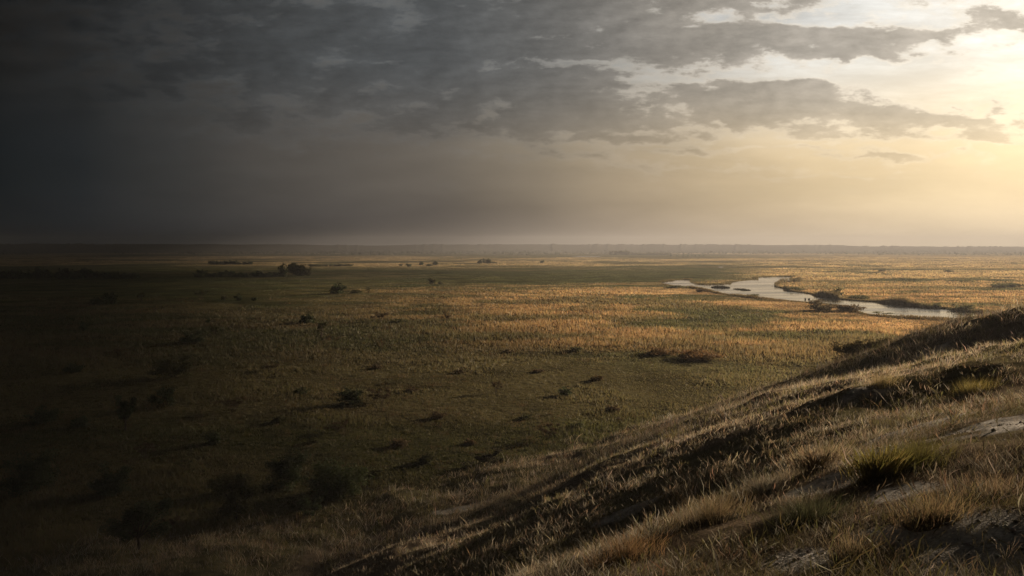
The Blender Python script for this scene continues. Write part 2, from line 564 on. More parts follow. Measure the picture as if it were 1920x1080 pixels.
def hill_grass():
    parts = []
    def band(nt, Y0, Y1, per, hmin, hmax, w0, segs, spread, prof, lmax=1.15):
        Y = Y0 * (Y1 / Y0) ** rng.random(nt)
        u = rng.uniform(-.74, .98, nt); X = u * (Y + 1.5)
        base = hill_base(X, Y)
        den = sst(.25, .6, fbm(X / 1.5, Y / 1.5, 91, 3)) * .75 + .3
        ok = (base > -.3) & (rng.random(nt) < den * (1 - .88 * bare(X, Y)))
        X, Y = X[ok], Y[ok]; m = len(X)
        cc = hill_palette(X, Y) * (.64 + .85 * sst(14, 55, Y))[:, None]     # lifts the spur's shade and dims the near slope through grass colour
        hs = (hmin + (hmax - hmin) * rng.random(m) ** 1.8) * (.55 + .9 * fbm(X / 2.8, Y / 2.8, 92, 3))
        for k in range(per):
            r = np.abs(rng.normal(0, spread, m)); a = rng.uniform(0, 2 * math.pi, m)
            bx, by = X + np.cos(a) * r, Y + np.sin(a) * r
            P = np.stack([bx, by, hill_z(bx, by) - .02], -1)
            hh = hs * rng.uniform(.4, 1.1, m)
            lean = hh * rng.uniform(.05, lmax, m)
            la = a + rng.normal(0, .9, m)
            w = w0 * np.clip(Y / Y0, 1, 6) ** .55 * rng.uniform(.6, 1.5, m)
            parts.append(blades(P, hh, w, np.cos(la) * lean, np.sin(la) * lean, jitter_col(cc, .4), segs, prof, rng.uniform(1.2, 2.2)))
    # near: thin many-jointed stems, some carrying seed heads
    band(26000, 3.0, 19, 13, .05, .20, .0023, 4, .11, [1, .85, .7, .5])
    band(5200, 3.4, 24, 4, .14, .34, .0026, 5, .07, [.9, .7, .6, 2.0, 2.3])
    band(1800, 3.4, 24, 10, .10, .24, .0024, 5, .06, [1, .9, .75, .6, .45])
    band(9000, 3.0, 14, 10, .02, .075, .004, 3, .13, None, 3.2)
    band(9000, 10, 50, 7, .03, .11, .007, 3, .2, None, 3.0)
    # middle and far slopes
    band(30000, 14, 48, 8, .09, .34, .008, 3, .17, None)
    band(7000, 14, 52, 3, .2, .48, .008, 3, .1, [.9, .7, 1.8])
    band(30000, 40, 125, 7, .18, .62, .02, 2, .3, None)
    band(6500, 50, 110, 10, .35, 1.0, .022, 2, .35, None)
    band(6000, 52, 105, 5, .45, 1.15, .02, 3, .3, [.8, .7, 1.9])
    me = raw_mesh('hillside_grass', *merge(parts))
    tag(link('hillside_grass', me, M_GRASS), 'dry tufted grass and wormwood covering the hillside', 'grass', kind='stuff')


hill_grass()


def pebbles():
    px_, py_, rad = [], [], []
    for (bx, by, bz), rx, ry in BARE3:
        k = int(60 + 260 * min(rx * ry, 1.2))
        px_.append(bx + rng.normal(0, .62, k) * rx); py_.append(by + rng.normal(0, 1.1, k) * ry)
        rad.append((.006 + .035 * rng.random(k) ** 5) * np.clip(math.hypot(bx, by) / 14, .8, 2.2))
    x, y, r = map(np.concatenate, (px_, py_, rad)); n_ = len(x)
    z = hill_z(x, y)
    oct_ = np.array([[1, 0, 0], [0, 1, 0], [-1, 0, 0], [0, -1, 0], [0, 0, .7], [0, 0, -.7]], float)
    f = np.array([[0, 1, 4], [1, 2, 4], [2, 3, 4], [3, 0, 4], [1, 0, 5], [2, 1, 5], [3, 2, 5], [0, 3, 5]])
    V = oct_[None] * rng.uniform(.6, 1.4, (n_, 6, 3)) * r[:, None, None]
    a = rng.uniform(0, 6.28, n_); ca, sa = np.cos(a)[:, None], np.sin(a)[:, None]
    V = np.stack([V[..., 0] * ca - V[..., 1] * sa + x[:, None], V[..., 0] * sa + V[..., 1] * ca + y[:, None], V[..., 2] + z[:, None] + r[:, None] * .2], -1)
    L = (f[None] + (np.arange(n_) * 6)[:, None, None]).ravel()
    C = np.repeat(jitter_col(np.tile(np.array([.36, .33, .29]), (n_, 1)), .4), 6, 0)
    tag(link('pebbles', raw_mesh('pebbles', V.reshape(-1, 3), L, np.full(n_ * 8, 3), C), M_HILL), 'pale chalky pebbles strewn on the bare patches', 'pebbles', kind='stuff')


pebbles()


# ------------------------------------------------------------------ shrubs and trees
def tubes(paths, sides=5):
    V, L, S = [], [], []; o = 0
    for pts, rad in paths:
        pts = np.array(pts, float)
        for i, (p, r) in enumerate(zip(pts, rad)):
            d = pts[min(i + 1, len(pts) - 1)] - pts[max(i - 1, 0)]; d /= np.linalg.norm(d) + 1e-9
            s = np.cross(d, [.3, .9, .2]); s /= np.linalg.norm(s) + 1e-9; t = np.cross(d, s)
            for k in range(sides):
                an = 2 * math.pi * k / sides
                V.append(p + (s * math.cos(an) + t * math.sin(an)) * r)
        for i in range(len(pts) - 1):
            for k in range(sides):
                a = o + i * sides + k; b = o + i * sides + (k + 1) % sides
                L += [a, b, b + sides, a + sides]; S.append(4)
        o += len(pts) * sides
    return np.array(V), np.array(L), np.array(S)


def leaf_quads(C, size, col):
    n = len(C)
    a = rng.normal(size=(n, 3)); a /= np.linalg.norm(a, axis=1, keepdims=True)
    b = np.cross(a, rng.normal(size=(n, 3))); b /= np.linalg.norm(b, axis=1, keepdims=True)
    s = (size * rng.uniform(.6, 1.3, n))[:, None]
    V = np.stack([C - a * s, C + b * s * .5, C + a * s, C - b * s * .5], 1).reshape(-1, 3)
    return V, np.arange(4 * n), np.full(n, 4), np.repeat(col, 4, 0)


def plant_parts(w, h, form, nleaf, col, seed):
    """limbs and leaf clumps for a plant w wide and h tall; form: bush, spiky, tree, twiggy"""
    st = random.Random(seed); ng = np.random.default_rng(seed)
    nl = {'bush': 11, 'spiky': 13, 'tree': 9, 'twiggy': 16}[form]
    trunk_h = {'bush': .04, 'spiky': .05, 'tree': .22, 'twiggy': .05}[form] * h
    paths, ends = [], []
    r0 = max(.02, h * (.03 if form == 'tree' else .016))
    lean = (st.uniform(-.08, .08) * w, st.uniform(-.08, .08) * w)
    top = (lean[0], lean[1], trunk_h)
    if form == 'tree':
        paths.append(([(0, 0, -.15), (lean[0] * .4, lean[1] * .5, trunk_h * .5), top], [r0 * 1.25, r0, r0 * .8]))
    for k in range(nl):
        az = 2 * math.pi * (k + st.uniform(-.35, .35)) / nl
        out = st.uniform(.12, .5) if form != 'spiky' else st.uniform(.2, .52)
        zz = {'bush': st.uniform(.35, .98), 'spiky': st.uniform(.25, 1.0), 'tree': st.uniform(.34, 1.0), 'twiggy': st.uniform(.5, 1.0)}[form] * h
        if form in ('bush', 'spiky'):
            zz *= 1.08 - .75 * out
        e = (math.cos(az) * out * w + lean[0], math.sin(az) * out * w + lean[1], zz)
        m = (top[0] + (e[0] - top[0]) * .45 + st.uniform(-.05, .05) * w, top[1] + (e[1] - top[1]) * .45 + st.uniform(-.05, .05) * w, top[2] + (e[2] - top[2]) * .6)
        s = top if form == 'tree' else (st.uniform(-.05, .05) * w, st.uniform(-.05, .05) * w, -.1)
        paths.append(([s, m, e], [r0 * .6, r0 * .4, r0 * .12]))
        ends.append((m, e))
        if form == 'twiggy' or (form == 'tree' and st.random() < .7):
            for _ in range(2):
                e2 = (e[0] + st.uniform(-.14, .14) * w, e[1] + st.uniform(-.14, .14) * w, min(h, e[2] + st.uniform(-.05, .2) * h))
                paths.append(([m, ((m[0] + e2[0]) / 2, (m[1] + e2[1]) / 2, (m[2] + e2[2]) / 2 + .03 * h), e2], [r0 * .35, r0 * .22, r0 * .08]))
    cen, rad = [], []
    for m, e in ends:
        cen.append(e); rad.append(st.uniform(.10, .2))
        if form in ('bush', 'tree'):
            cen.append(tuple(.5 * (np.array(m) + np.array(e)))); rad.append(st.uniform(.12, .2))
        if form == 'spiky':
            for f in (.35, .6, .8):
                cen.append(tuple(np.array(m) * (1 - f) + np.array(e) * f)); rad.append(.09)
    if form == 'bush':
        for _ in range(26):
            q = ng.normal(size=3); q /= np.linalg.norm(q); q *= .8 * ng.random() ** .35
            cen.append((q[0] * w * .46, q[1] * w * .46, h * (.08 + .78 * abs(q[2])))); rad.append(ng.uniform(.10, .19))
    if form == 'spiky':
        for _ in range(8):
            q = ng.normal(size=3); q /= np.linalg.norm(q)
            cen.append((q[0] * w * .3, q[1] * w * .3, h * (.08 + .4 * abs(q[2])))); rad.append(.15)
    cen = np.array(cen); rad = np.array(rad)
    k = ng.integers(0, len(cen), nleaf)
    if form == 'twiggy':
        rad *= .7
    d = ng.normal(size=(nleaf, 3)); d /= np.linalg.norm(d, axis=1, keepdims=True)
    rr_ = rad[k] * ng.random(nleaf) ** .45
    C = cen[k] + d * rr_[:, None] * np.array([w, w, min(h, w) * .9])
    C[:, 2] = np.clip(C[:, 2], .03, None)
    tone = ng.uniform(.7, 1.35, len(cen))[k][:, None] * ng.uniform(.75, 1.25, (nleaf, 1)) * ng.uniform(.93, 1.07, (nleaf, 3))
    area = {'bush': 1.9, 'spiky': 1.3, 'tree': 1.6, 'twiggy': .7}[form]
    size = math.sqrt(area * w * h * 2.4 / nleaf)
    return paths, C, size, np.clip(np.array(col) * tone, .004, .5)


SHRUB_DARK = (.068, .08, .042); SHRUB_OLIVE = (.085, .082, .040); SHRUB_YEL = (.095, .08, .024); SHRUB_BROWN = (.105, .075, .044); LEAFY = (.105, .12, .055)
count = 0


def plant(px, py, wpx, hpx, form='bush', col=SHRUB_DARK, label=None, cat=None, group=None, nleaf=None, name=None, on_hill=False, xyz=None):
    global count
    count += 1
    if xyz is None:
        x, y = gp(px, py) if not on_hill else hit(px, py)[:2]
        z = float(ground_z(np.array([x]), np.array([y]))[0]) if y < 170 else float(plain_z(np.array([x]), np.array([y]))[0])
    else:
        x, y, z = xyz
    w = wpx / F * y; h = hpx / F * y
    tree = form == 'tree'
    if name is None:
        name = 'tree' if tree else 'bush'
    if nleaf is None:
        nleaf = int(np.clip(wpx * hpx * 1.25, 200, 9000))
    paths, C, size, cc = plant_parts(w, h, form, nleaf, col, 100 + count)
    root = bpy.data.objects.new(name, None); COL.objects.link(root)
    root.empty_display_size = .3
    root.location = (x, y, z - .03)
    root.rotation_euler = (0, 0, random.uniform(0, 6.28))
    tv, tl, ts = tubes(paths, 5 if hpx > 30 else 3)
    link('trunk' if tree else 'stems', raw_mesh('limbs', tv, tl, ts, None, True), M_BARK, root)
    link('crown' if tree else 'foliage', raw_mesh('leaves', *leaf_quads(C, size, cc)), M_LEAF, root)
    tag(root, label, cat or ('tree' if tree else 'bush'), group)
    return root


BU = 'scattered bushes on the plain'
B = [
    # px, base row, width, height, form, colour, label
    (183, 573, 36, 22, 'bush', SHRUB_DARK, 'dark round bush, left half of a touching pair in the far left shade'),
    (208, 571, 27, 29, 'bush', SHRUB_DARK, 'taller dark bush, right half of a touching pair in the far left shade'),
    (265, 567, 18, 16, 'twiggy', SHRUB_OLIVE, 'thin pale bush just right of the dark touching pair of bushes'),
    (153, 621, 24, 19, 'bush', SHRUB_DARK, 'small dark bush alone in the deep shade near the left edge'),
    (262, 604, 8, 7, 'bush', SHRUB_DARK, 'tiny dark bush alone between the touching pair and the spiky bush'),
    (361, 646, 52, 31, 'spiky', SHRUB_DARK, 'dense dark spiky bush, widest on the middle left of the plain'),
    (401, 630, 20, 20, 'twiggy', SHRUB_OLIVE, 'small thin bush standing right behind the dense dark spiky bush'),
    (388, 608, 11, 11, 'bush', SHRUB_DARK, 'tiny upright bush farther out behind the dense dark spiky bush'),
    (377, 561, 26, 16, 'twiggy', SHRUB_OLIVE, 'pale twiggy bush, leftmost of a loose row below the tree row'),
    (420, 562, 14, 9, 'bush', SHRUB_OLIVE, 'low olive bush in the loose row, second from its left end'),
    (446, 563, 16, 15, 'bush', SHRUB_DARK, 'dark rounded bush in the loose row, tallest and third along'),
    (476, 564, 10, 9, 'bush', SHRUB_DARK, 'smallest bush at the right end of the loose row'),
    (633, 551, 34, 21, 'bush', SHRUB_DARK, 'dark dense bush standing alone on green grass left of centre'),
    (668, 550, 26, 7, 'bush', SHRUB_OLIVE, 'low strip of scrub to the right of a dark dense bush'),
    (690, 550, 10, 11, 'twiggy', SHRUB_OLIVE, 'small upright twigs at the end of a low scrub strip'),
    (575, 607, 36, 21, 'bush', SHRUB_DARK, 'dark dome shaped bush with a shadow, alone left of centre'),
    (601, 633, 24, 28, 'twiggy', SHRUB_OLIVE, 'upright twiggy olive bush nearer than the dark dome shaped bush'),
    (621, 635, 22, 9, 'bush', SHRUB_OLIVE, 'low dark scrub touching the foot of the upright twiggy bush'),
    (714, 606, 34, 19, 'twiggy', SHRUB_BROWN, 'brown tufted bush at the left end of a dark grassy ditch'),
    (742, 607, 34, 9, 'bush', SHRUB_OLIVE, 'low olive scrub trailing right from a brown tufted bush'),
    (838, 605, 17, 19, 'twiggy', SHRUB_BROWN, 'single upright brownish bush on the dark grassy ditch'),
    (810, 532, 18, 14, 'bush', SHRUB_OLIVE, 'single round bush on the green belt left of centre'),
    (826, 533, 12, 6, 'bush', SHRUB_OLIVE, 'low shrub beside the single round bush on green belt'),
    (787, 643, 15, 13, 'twiggy', SHRUB_OLIVE, 'small twiggy bush, left of two on brown grass left of centre'),
    (816, 644, 10, 11, 'twiggy', SHRUB_OLIVE, 'smaller twiggy bush, right of two on brown grass left of centre'),
    (320, 712, 78, 52, 'spiky', SHRUB_OLIVE, 'big spiky bush with yellowish right side in the left shade'),
    (303, 766, 58, 42, 'spiky', SHRUB_DARK, 'blackish spiky bush directly below the big yellowish spiky bush'),
    (396, 840, 32, 28, 'bush', SHRUB_DARK, 'compact dark bush on green grass left of the thicket'),
    (655, 764, 56, 32, 'bush', SHRUB_DARK, 'dark bush under dry twigs left of centre'),
    (715, 760, 58, 26, 'twiggy', SHRUB_BROWN, 'spread of dry brown twigs right of a dark bush'),
    (930, 738, 28, 20, 'twiggy', SHRUB_BROWN, 'brownish bush in mid meadow, left of two spaced apart'),
    (1060, 744, 28, 20, 'bush', SHRUB_DARK, 'small dark round bush in mid meadow, right of two spaced apart'),
    (918, 884, 60, 40, 'spiky', (.036, .032, .02), 'dark spiky bush throwing a shadow near the hill foot'),
    (1030, 832, 42, 30, 'twiggy', SHRUB_BROWN, 'brown twiggy bush above the grassy hill foot'),
    (532, 920, 88, 72, 'bush', SHRUB_DARK, 'nearly black dense bush, left half of the big thicket'),
    (622, 940, 118, 88, 'bush', LEAFY, 'leafy grey green bush, right half of the big thicket'),
    (571, 976, 46, 46, 'spiky', SHRUB_DARK, 'small dark spiky bush in front of the big thicket'),
    (628, 818, 48, 22, 'twiggy', SHRUB_BROWN, 'low dark brown scrub above the big thicket'),
    (585, 838, 26, 12, 'bush', SHRUB_OLIVE, 'low green mound of scrub left of brown scrub'),
    (198, 935, 74, 62, 'bush', SHRUB_DARK, 'dark rounded bush in the lower left shade'),
    (45, 930, 112, 84, 'bush', SHRUB_DARK, 'large black bush filling the lower left edge'),
    (250, 1052, 120, 104, 'tree', SHRUB_DARK, 'open crowned dark tree with bent branches at bottom left'),
    (432, 985, 92, 84, 'tree', SHRUB_OLIVE, 'small olive tree with bare forked trunk left of thicket'),
    (228, 812, 44, 66, 'tree', SHRUB_DARK, 'slender sapling with a thin straight trunk in left shade'),
    (308, 1005, 44, 26, 'twiggy', SHRUB_BROWN, 'brown twigs between two small trees in left foreground'),
    (70, 800, 64, 32, 'bush', SHRUB_DARK, 'low black bush near the left edge below middle'),
    (142, 806, 40, 24, 'bush', SHRUB_DARK, 'low dark bush right of a low black bush at left'),
    (432, 778, 54, 24, 'twiggy', SHRUB_BROWN, 'dark twiggy scrub patch in the brown left meadow'),
    (265, 862, 46, 28, 'twiggy', SHRUB_BROWN, 'reddish brown twiggy scrub below the slender sapling'),
    (340, 892, 34, 20, 'twiggy', SHRUB_OLIVE, 'olive tuft of scrub left of the compact dark bush'),
    (130, 700, 40, 22, 'bush', SHRUB_DARK, 'low dark scrub in left shade beside the spiky bush'),
    (215, 668, 30, 15, 'twiggy', SHRUB_BROWN, 'low brown twigs in left shade above spiky bush'),
    (225, 778, 26, 14, 'twiggy', SHRUB_BROWN, 'brown twig heap beside the sapling crown'),
    (500, 700, 36, 15, 'twiggy', SHRUB_BROWN, 'low brown twiggy scrub in open left meadow'),
    (1080, 660, 26, 9, 'bush', SHRUB_OLIVE, 'flat green shrub at the near edge of the golden reeds'),
    (1240, 666, 64, 16, 'bush', (.16, .105, .055), 'brown low scrub under the near edge of golden reeds, left'),
    (1312, 674, 104, 20, 'bush', (.17, .105, .055), 'wide reddish brown scrub under the golden reed edge'),
    (900, 494, 10, 9, 'bush', SHRUB_DARK, 'far dark round tree, left of a clump of three'),
    (907, 493, 6, 10, 'bush', SHRUB_DARK, 'far narrow dark tree, middle of a clump of three'),
    (915, 494, 15, 10, 'bush', SHRUB_OLIVE, 'far paler round tree, right of a clump of three'),
    (926, 494, 12, 4, 'bush', SHRUB_OLIVE, 'far low scrub right of a clump of three trees'),
    (752, 499, 7, 5, 'bush', SHRUB_DARK, 'far tiny bush, leftmost of five in a row'),
    (766, 500, 11, 7, 'bush', SHRUB_DARK, 'far low bush, second of five in a row'),
    (790, 497, 10, 8, 'bush', SHRUB_DARK, 'far round bush, middle of five in a row'),
    (804, 499, 12, 6, 'bush', SHRUB_DARK, 'far flat bush, fourth of five in a row'),
    (816, 497, 12, 8, 'bush', SHRUB_DARK, 'far round bush, rightmost of five in a row'),
    (1017, 493, 9, 6, 'bush', SHRUB_DARK, 'far single pointed bush on a pale strip right of clump'),
    (1653, 509, 13, 6, 'bush', SHRUB_OLIVE, 'single round bush on the golden field beyond the river'),
    (1778, 510, 16, 5, 'bush', SHRUB_OLIVE, 'low far bush on golden field beyond the river, right'),
    (1563, 554, 44, 15, 'bush', SHRUB_OLIVE, 'tall olive shrub on the far river bank at the bend'),
    (1612, 561, 52, 9, 'bush', SHRUB_OLIVE, 'long low shrub on the far bank right of tall shrub'),
    (1694, 572, 60, 9, 'bush', SHRUB_OLIVE, 'rounded dark shrub on the far bank at mid river'),
    (1748, 578, 46, 11, 'bush', SHRUB_OLIVE, 'dark shrub on the far bank between two rounded shrubs'),
    (1808, 583, 56, 14, 'bush', SHRUB_OLIVE, 'rounded dark shrub on far bank closest to the hill'),
    (1492, 545, 44, 7, 'bush', SHRUB_OLIVE, 'flat shrub on the far bank below the river tongue'),
    (1540, 582, 64, 20, 'bush', (.10, .078, .045), 'dark thicket on the near river bank, its tall left half'),
    (1592, 583, 68, 15, 'bush', SHRUB_BROWN, 'paler brown thicket on the near river bank, right half'),
    (1511, 562, 4, 3.6, 'bush', (.02, .018, .015), 'tiny black shrub at water edge, left of two'),
    (1518, 562, 4.5, 4, 'bush', (.02, .018, .015), 'tiny black shrub at water edge, right of two'),
    (1412, 556, 26, 6, 'bush', SHRUB_OLIVE, 'low dark reeds jutting into the river at near bank'),
    (1265, 540, 40, 6, 'bush', SHRUB_OLIVE, 'dark low scrub below the left tip of the river'),
    (1316, 547, 30, 6, 'bush', SHRUB_BROWN, 'brown low scrub on near bank of the narrow channel'),
    (1655, 590, 44, 5, 'twiggy', SHRUB_OLIVE, 'thin dark reeds on near bank right of thicket'),
    (1700, 525, 60, 4, 'bush', SHRUB_OLIVE, 'long low hedge of scrub on golden field beyond river, left'),
    (1800, 528, 64, 4, 'bush', SHRUB_OLIVE, 'long low hedge of scrub on golden field beyond river, middle'),
    (1890, 538, 60, 10, 'bush', SHRUB_OLIVE, 'grey green scrub mound at the right edge beyond river'),
]
for b in B:
        plant(*b[:6], label=b[6], group=BU if b[0] < 1200 else 'shrubs along the river')

for px_, py_, w_, h_ in ((705, 690, 30, 9), (770, 735, 26, 10), (820, 790, 34, 14), (745, 845, 40, 17), (860, 700, 26, 8), (1010, 700, 28, 9), (1120, 715, 30, 10), (1150, 775, 36, 14),
                         (985, 790, 30, 12), (800, 880, 44, 20), (700, 905, 40, 20), (1085, 810, 34, 14), (880, 842, 30, 13), (950, 660, 22, 7), (560, 740, 34, 13), (520, 800, 36, 15)):
    plant(px_, py_, w_, h_, 'bush', random.choice((SHRUB_OLIVE, SHRUB_BROWN, (.09, .095, .045))), 'low scrub tuft scattered in the near centre meadow', 'bush', 'low scrub tufts in the meadow')

# tree rows far out on the left, and the hazy belt in the middle distance
for k in range(15):
    plant(4 + 17.5 * k + random.uniform(-4, 4), 522 + random.uniform(-1, 1), random.uniform(18, 30), (24 if k < 10 else 15) * random.uniform(.7, 1.1), 'bush', SHRUB_DARK,
          'dark round tree in the unbroken tree row at far left', 'tree', 'tree row at far left', name='tree', nleaf=420)
for k in range(11):
    plant(366 + 15.5 * k + random.uniform(-4, 4), 519 + random.uniform(-1, 1), random.uniform(15, 25), random.uniform(9, 16), 'bush', SHRUB_DARK,
          'low dark tree in the row left of the tallest far trees', 'tree', 'tree row left of centre', name='tree', nleaf=380)
plant(531, 519, 20, 25, 'bush', SHRUB_DARK, 'tall dark tree, left of the tallest far clump', 'tree', name='tree', nleaf=600)
plant(548, 512, 24, 22, 'bush', SHRUB_OLIVE, 'far dark tree, back of the tallest far clump', 'tree', name='tree', nleaf=600)
plant(563, 517, 38, 29, 'bush', SHRUB_OLIVE, 'widest tallest dark tree of the far clump', 'tree', name='tree', nleaf=900)
plant(578, 517, 14, 18, 'bush', SHRUB_OLIVE, 'small far tree at right of the tallest clump', 'tree', name='tree', nleaf=300)
for k in range(9):
    plant(584 + 9 * k, 500 - .15 * k, random.uniform(8, 14), random.uniform(4, 6.5), 'bush', SHRUB_DARK,
          'far small bush in the thin row right of tallest clump', 'bush', 'thin far bush row', nleaf=180)
for k in range(9):
    plant(396 + 9 * k, 496, random.uniform(10, 16), random.uniform(5, 9), 'bush', SHRUB_DARK,
          'faint far tree in the row above the dark tree row', 'tree', 'faint far tree row', name='tree', nleaf=180)
for k in range(12):
    plant(1146 + 9.5 * k, 478, random.uniform(10, 18), (8 if k < 4 else 4.5) * random.uniform(.8, 1.2), 'bush', SHRUB_OLIVE,
          'hazy tree in the far belt beside the pale pond', 'tree', 'hazy tree belt', name='tree', nleaf=160)
for k, x in enumerate((1257, 1270, 1281, 1290, 1297, 1303, 1311, 1319)):
    plant(x, 481, random.uniform(4, 6), random.uniform(3, 5), 'bush', SHRUB_DARK,
          'tiny far tree in the spaced row right of the hazy belt', 'tree', 'spaced far tree row', name='tree', nleaf=120)


# shrubs on the far spur of the hill
for i, (px, py, w, h, lab) in enumerate(((1600, 690, 46, 34, 'leafy dark shrub on the hill spur edge, lowest of three'),
                                        (1642, 672, 50, 32, 'leafy dark shrub on the hill spur edge, middle of three'),
                                        (1690, 655, 40, 24, 'leafy dark shrub on the hill spur edge, highest of three'))):
    u = (px - 960) / F; Y = 87.0
    x = u * Y; y = Y
    zz = float(ground_z(np.array([x]), np.array([y]))[0])
    plant(px, py, w * 1.6, h + 8, 'bush', (.13, .105, .055), label=lab, group='shrubs on the hill spur', xyz=(x, y, zz))


def mound(x, y, r, h, col, zf, sx=1.0, ang=0.0):
    """low matted base that carries the stems"""
    nr, na = 5, 18
    rings = []
    for i in range(nr):
        f = i / (nr - 1); th_ = np.arange(na) * 2 * math.pi / na
        q = r * f * (1 + .2 * (vnoise(th_ * 2, th_ * 0 + x, 7) - .5))
        lx_, ly_ = np.cos(th_) * q * sx, np.sin(th_) * q
        X_, Y_ = x + lx_ * math.cos(ang) - ly_ * math.sin(ang), y + lx_ * math.sin(ang) + ly_ * math.cos(ang)
        rings.append(np.stack([X_, Y_, zf(X_, Y_) - .03 + (h + .03) * (1 - f * f)], -1))
    V = np.vstack(rings); L = []
    for i in range(nr - 1):
        for k in range(na):
            L += [i * na + k, (i + 1) * na + k, (i + 1) * na + (k + 1) % na, i * na + (k + 1) % na]
    return V, np.array(L), np.full((nr - 1) * na, 4), np.tile(np.asarray(col, float), (len(V), 1))


# bars and islets in the river
def bar(px0, px1, py0, py1, label, h):
    a = np.array(gp(px0, py0)); b = np.array(gp(px1, py1))
    n = 500; t = rng.random(n)
    p = a[None] * (1 - t[:, None]) + b[None] * t[:, None] + rng.normal(0, .8, (n, 2)) * np.sin(t * math.pi)[:, None]
    hh = h * rng.uniform(.4, 1, n) * (.3 + .7 * np.sin(t * math.pi))
    la = rng.uniform(0, 6.28, n)
    V = blades(np.column_stack([p, np.full(n, .02)]), hh, rng.uniform(.4, .9, n), np.cos(la) * hh * .6, np.sin(la) * hh * .6, jitter_col(np.tile(np.array([.05, .045, .026]), (n, 1)), .3), 1)
    c_ = (a + b) / 2; ln = float(np.hypot(*(b - a)))
    V = merge([V, mound(c_[0], c_[1], 2.2, .18, (.05, .042, .03), lambda p, q: np.full(np.shape(p), .06), ln * .55 / 2.2, math.atan2(b[1] - a[1], b[0] - a[0]))])
    tag(link('reed_bar', raw_mesh('reed_bar', *V), M_REED), label, 'reed bar', 'reed bars in the river')


bar(1376, 1408, 542, 545, 'thin dark reed bar alone in open river water', .9)
bar(1334, 1369, 539, 540, 'dark reedy islet in the narrow river channel', 1.5)


# individual plants on the near slope
def tussock(px, py, n, h, spread, col, label, w=.0042, head=False, cat='grass tussock', name='tussock', lean=.8):
    x, y, z = hit(px, py)
    n = int(n * 1.7) if n > 50 else n
    a = rng.uniform(0, 2 * math.pi, n); r = np.minimum(np.abs(rng.normal(0, spread, n)), spread * 1.9)
    P = np.stack([x + np.cos(a) * r, y + np.sin(a) * r, np.zeros(n)], -1); P[:, 2] = hill_z(P[:, 0], P[:, 1]) - .02
    hh = h * rng.uniform(.45, 1.1, n); le = hh * rng.uniform(.1, lean, n); la = a + rng.normal(0, .5, n)
    V = blades(P, hh, w * rng.uniform(.6, 1.5, n), np.cos(la) * le, np.sin(la) * le, jitter_col(np.tile(np.array(col), (n, 1)), .35), 5,
               [.9, .7, .6, 1.8, 2.0] if head else [1, .85, .7, .55, .4], 1.7)
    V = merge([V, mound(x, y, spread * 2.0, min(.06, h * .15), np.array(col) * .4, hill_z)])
    tag(link(name, raw_mesh(name, *V), M_GRASS), label, cat, 'tussocks on the near slope')


tussock(1715, 880, 900, .34, .26, (.10, .088, .032), 'large olive yellow tussock beside the pale bare patch')
tussock(1650, 905, 420, .36, .15, (.17, .14, .05), 'upright straw green tussock left of large olive tussock', head=True)
tussock(1540, 890, 520, .38, .22, (.22, .17, .11), 'tan dry tussock with seed heads on the knoll edge', head=True)
tussock(1430, 935, 420, .32, .2, (.19, .165, .12), 'grey dry tussock left of the tan one on knoll edge')
tussock(1340, 985, 500, .34, .25, (.16, .12, .07), 'brown wiry tussock on the lower knoll edge')
tussock(1520, 985, 520, .28, .22, (.06, .06, .032), 'dark green tussock in the middle of the near slope')
tussock(1760, 985, 340, .26, .16, (.25, .185, .105), 'bright straw tussock of curled stems at lower right')
tussock(1880, 940, 340, .26, .2, (.22, .165, .105), 'straw coloured tussock at right edge of near slope')
tussock(1620, 1060, 300, .25, .15, (.22, .165, .10), 'curling straw tussock at bottom right of frame')
tussock(1180, 1060, 420, .34, .24, (.17, .11, .06), 'reddish brown tussock at bottom middle of slope')
tussock(1830, 740, 500, .5, .35, (.2, .16, .06), 'tall yellowish tussock on upper slope at right')
tussock(1660, 725, 500, .5, .35, (.2, .155, .075), 'tall straw tussock on the middle slope crest')
tussock(1572, 798, 5, .95, .12, (.22, .19, .15), 'two bare leaning dry stalks on the dark middle slope', w=.02, cat='dry stalks', name='dry_stalks', lean=.5)
tussock(1628, 905, 7, .42, .05, (.3, .24, .18), 'few bare pale stalks before the straw green tussock', w=.011, cat='dry stalks', name='dry_stalks', lean=.4)


# ------------------------------------------------------------------ far ridge and far woods
az = np.linspace(R(-48), R(48), 1400)
pxs = 960 + F * np.tan(az)
top = np.interp(pxs, [-700, 0, 330, 560, 650, 720, 820, 1200, 1560, 1600, 1700, 1920, 2600], [457.6, 457.6, 457.8, 458.5, 460.5, 460, 458.4, 458.6, 459.6, 461.4, 462.2, 462.6, 462])
dist = 3400.0
hz_ = EYE + (HY - top) / F * dist + (fbm(pxs / 30, pxs * 0, 31, 4) - .5) * 3.5 + np.maximum(fbm(pxs / 5, pxs * 0, 37, 4) - .45, 0) * 14 * sst(.35, .6, fbm(pxs / 60, pxs * 0, 38, 2))
prof = [(-700, 0), (-400, .35), (-160, .75), (0, 1), (200, .9), (520, 0)]
RX = np.stack([np.tan(az) * (dist + d) for d, k in prof]); RY = np.stack([np.full(len(az), dist + d) for d, k in prof])
RZ = np.stack([np.maximum(hz_ * k, 0) - (1.0 if k == 0 else 0) for d, k in prof])
rc = np.tile(np.array([.075, .068, .05]), (RX.size, 1)) * (.6 + .8 * fbm(RX.ravel() / 160, RY.ravel() / 160, 33, 3))[:, None]
tag(link('hills', grid_mesh('hills', RX, RY, RZ, rc), M_PLAIN), 'low hazy ridge along the horizon', 'hills', kind='structure')


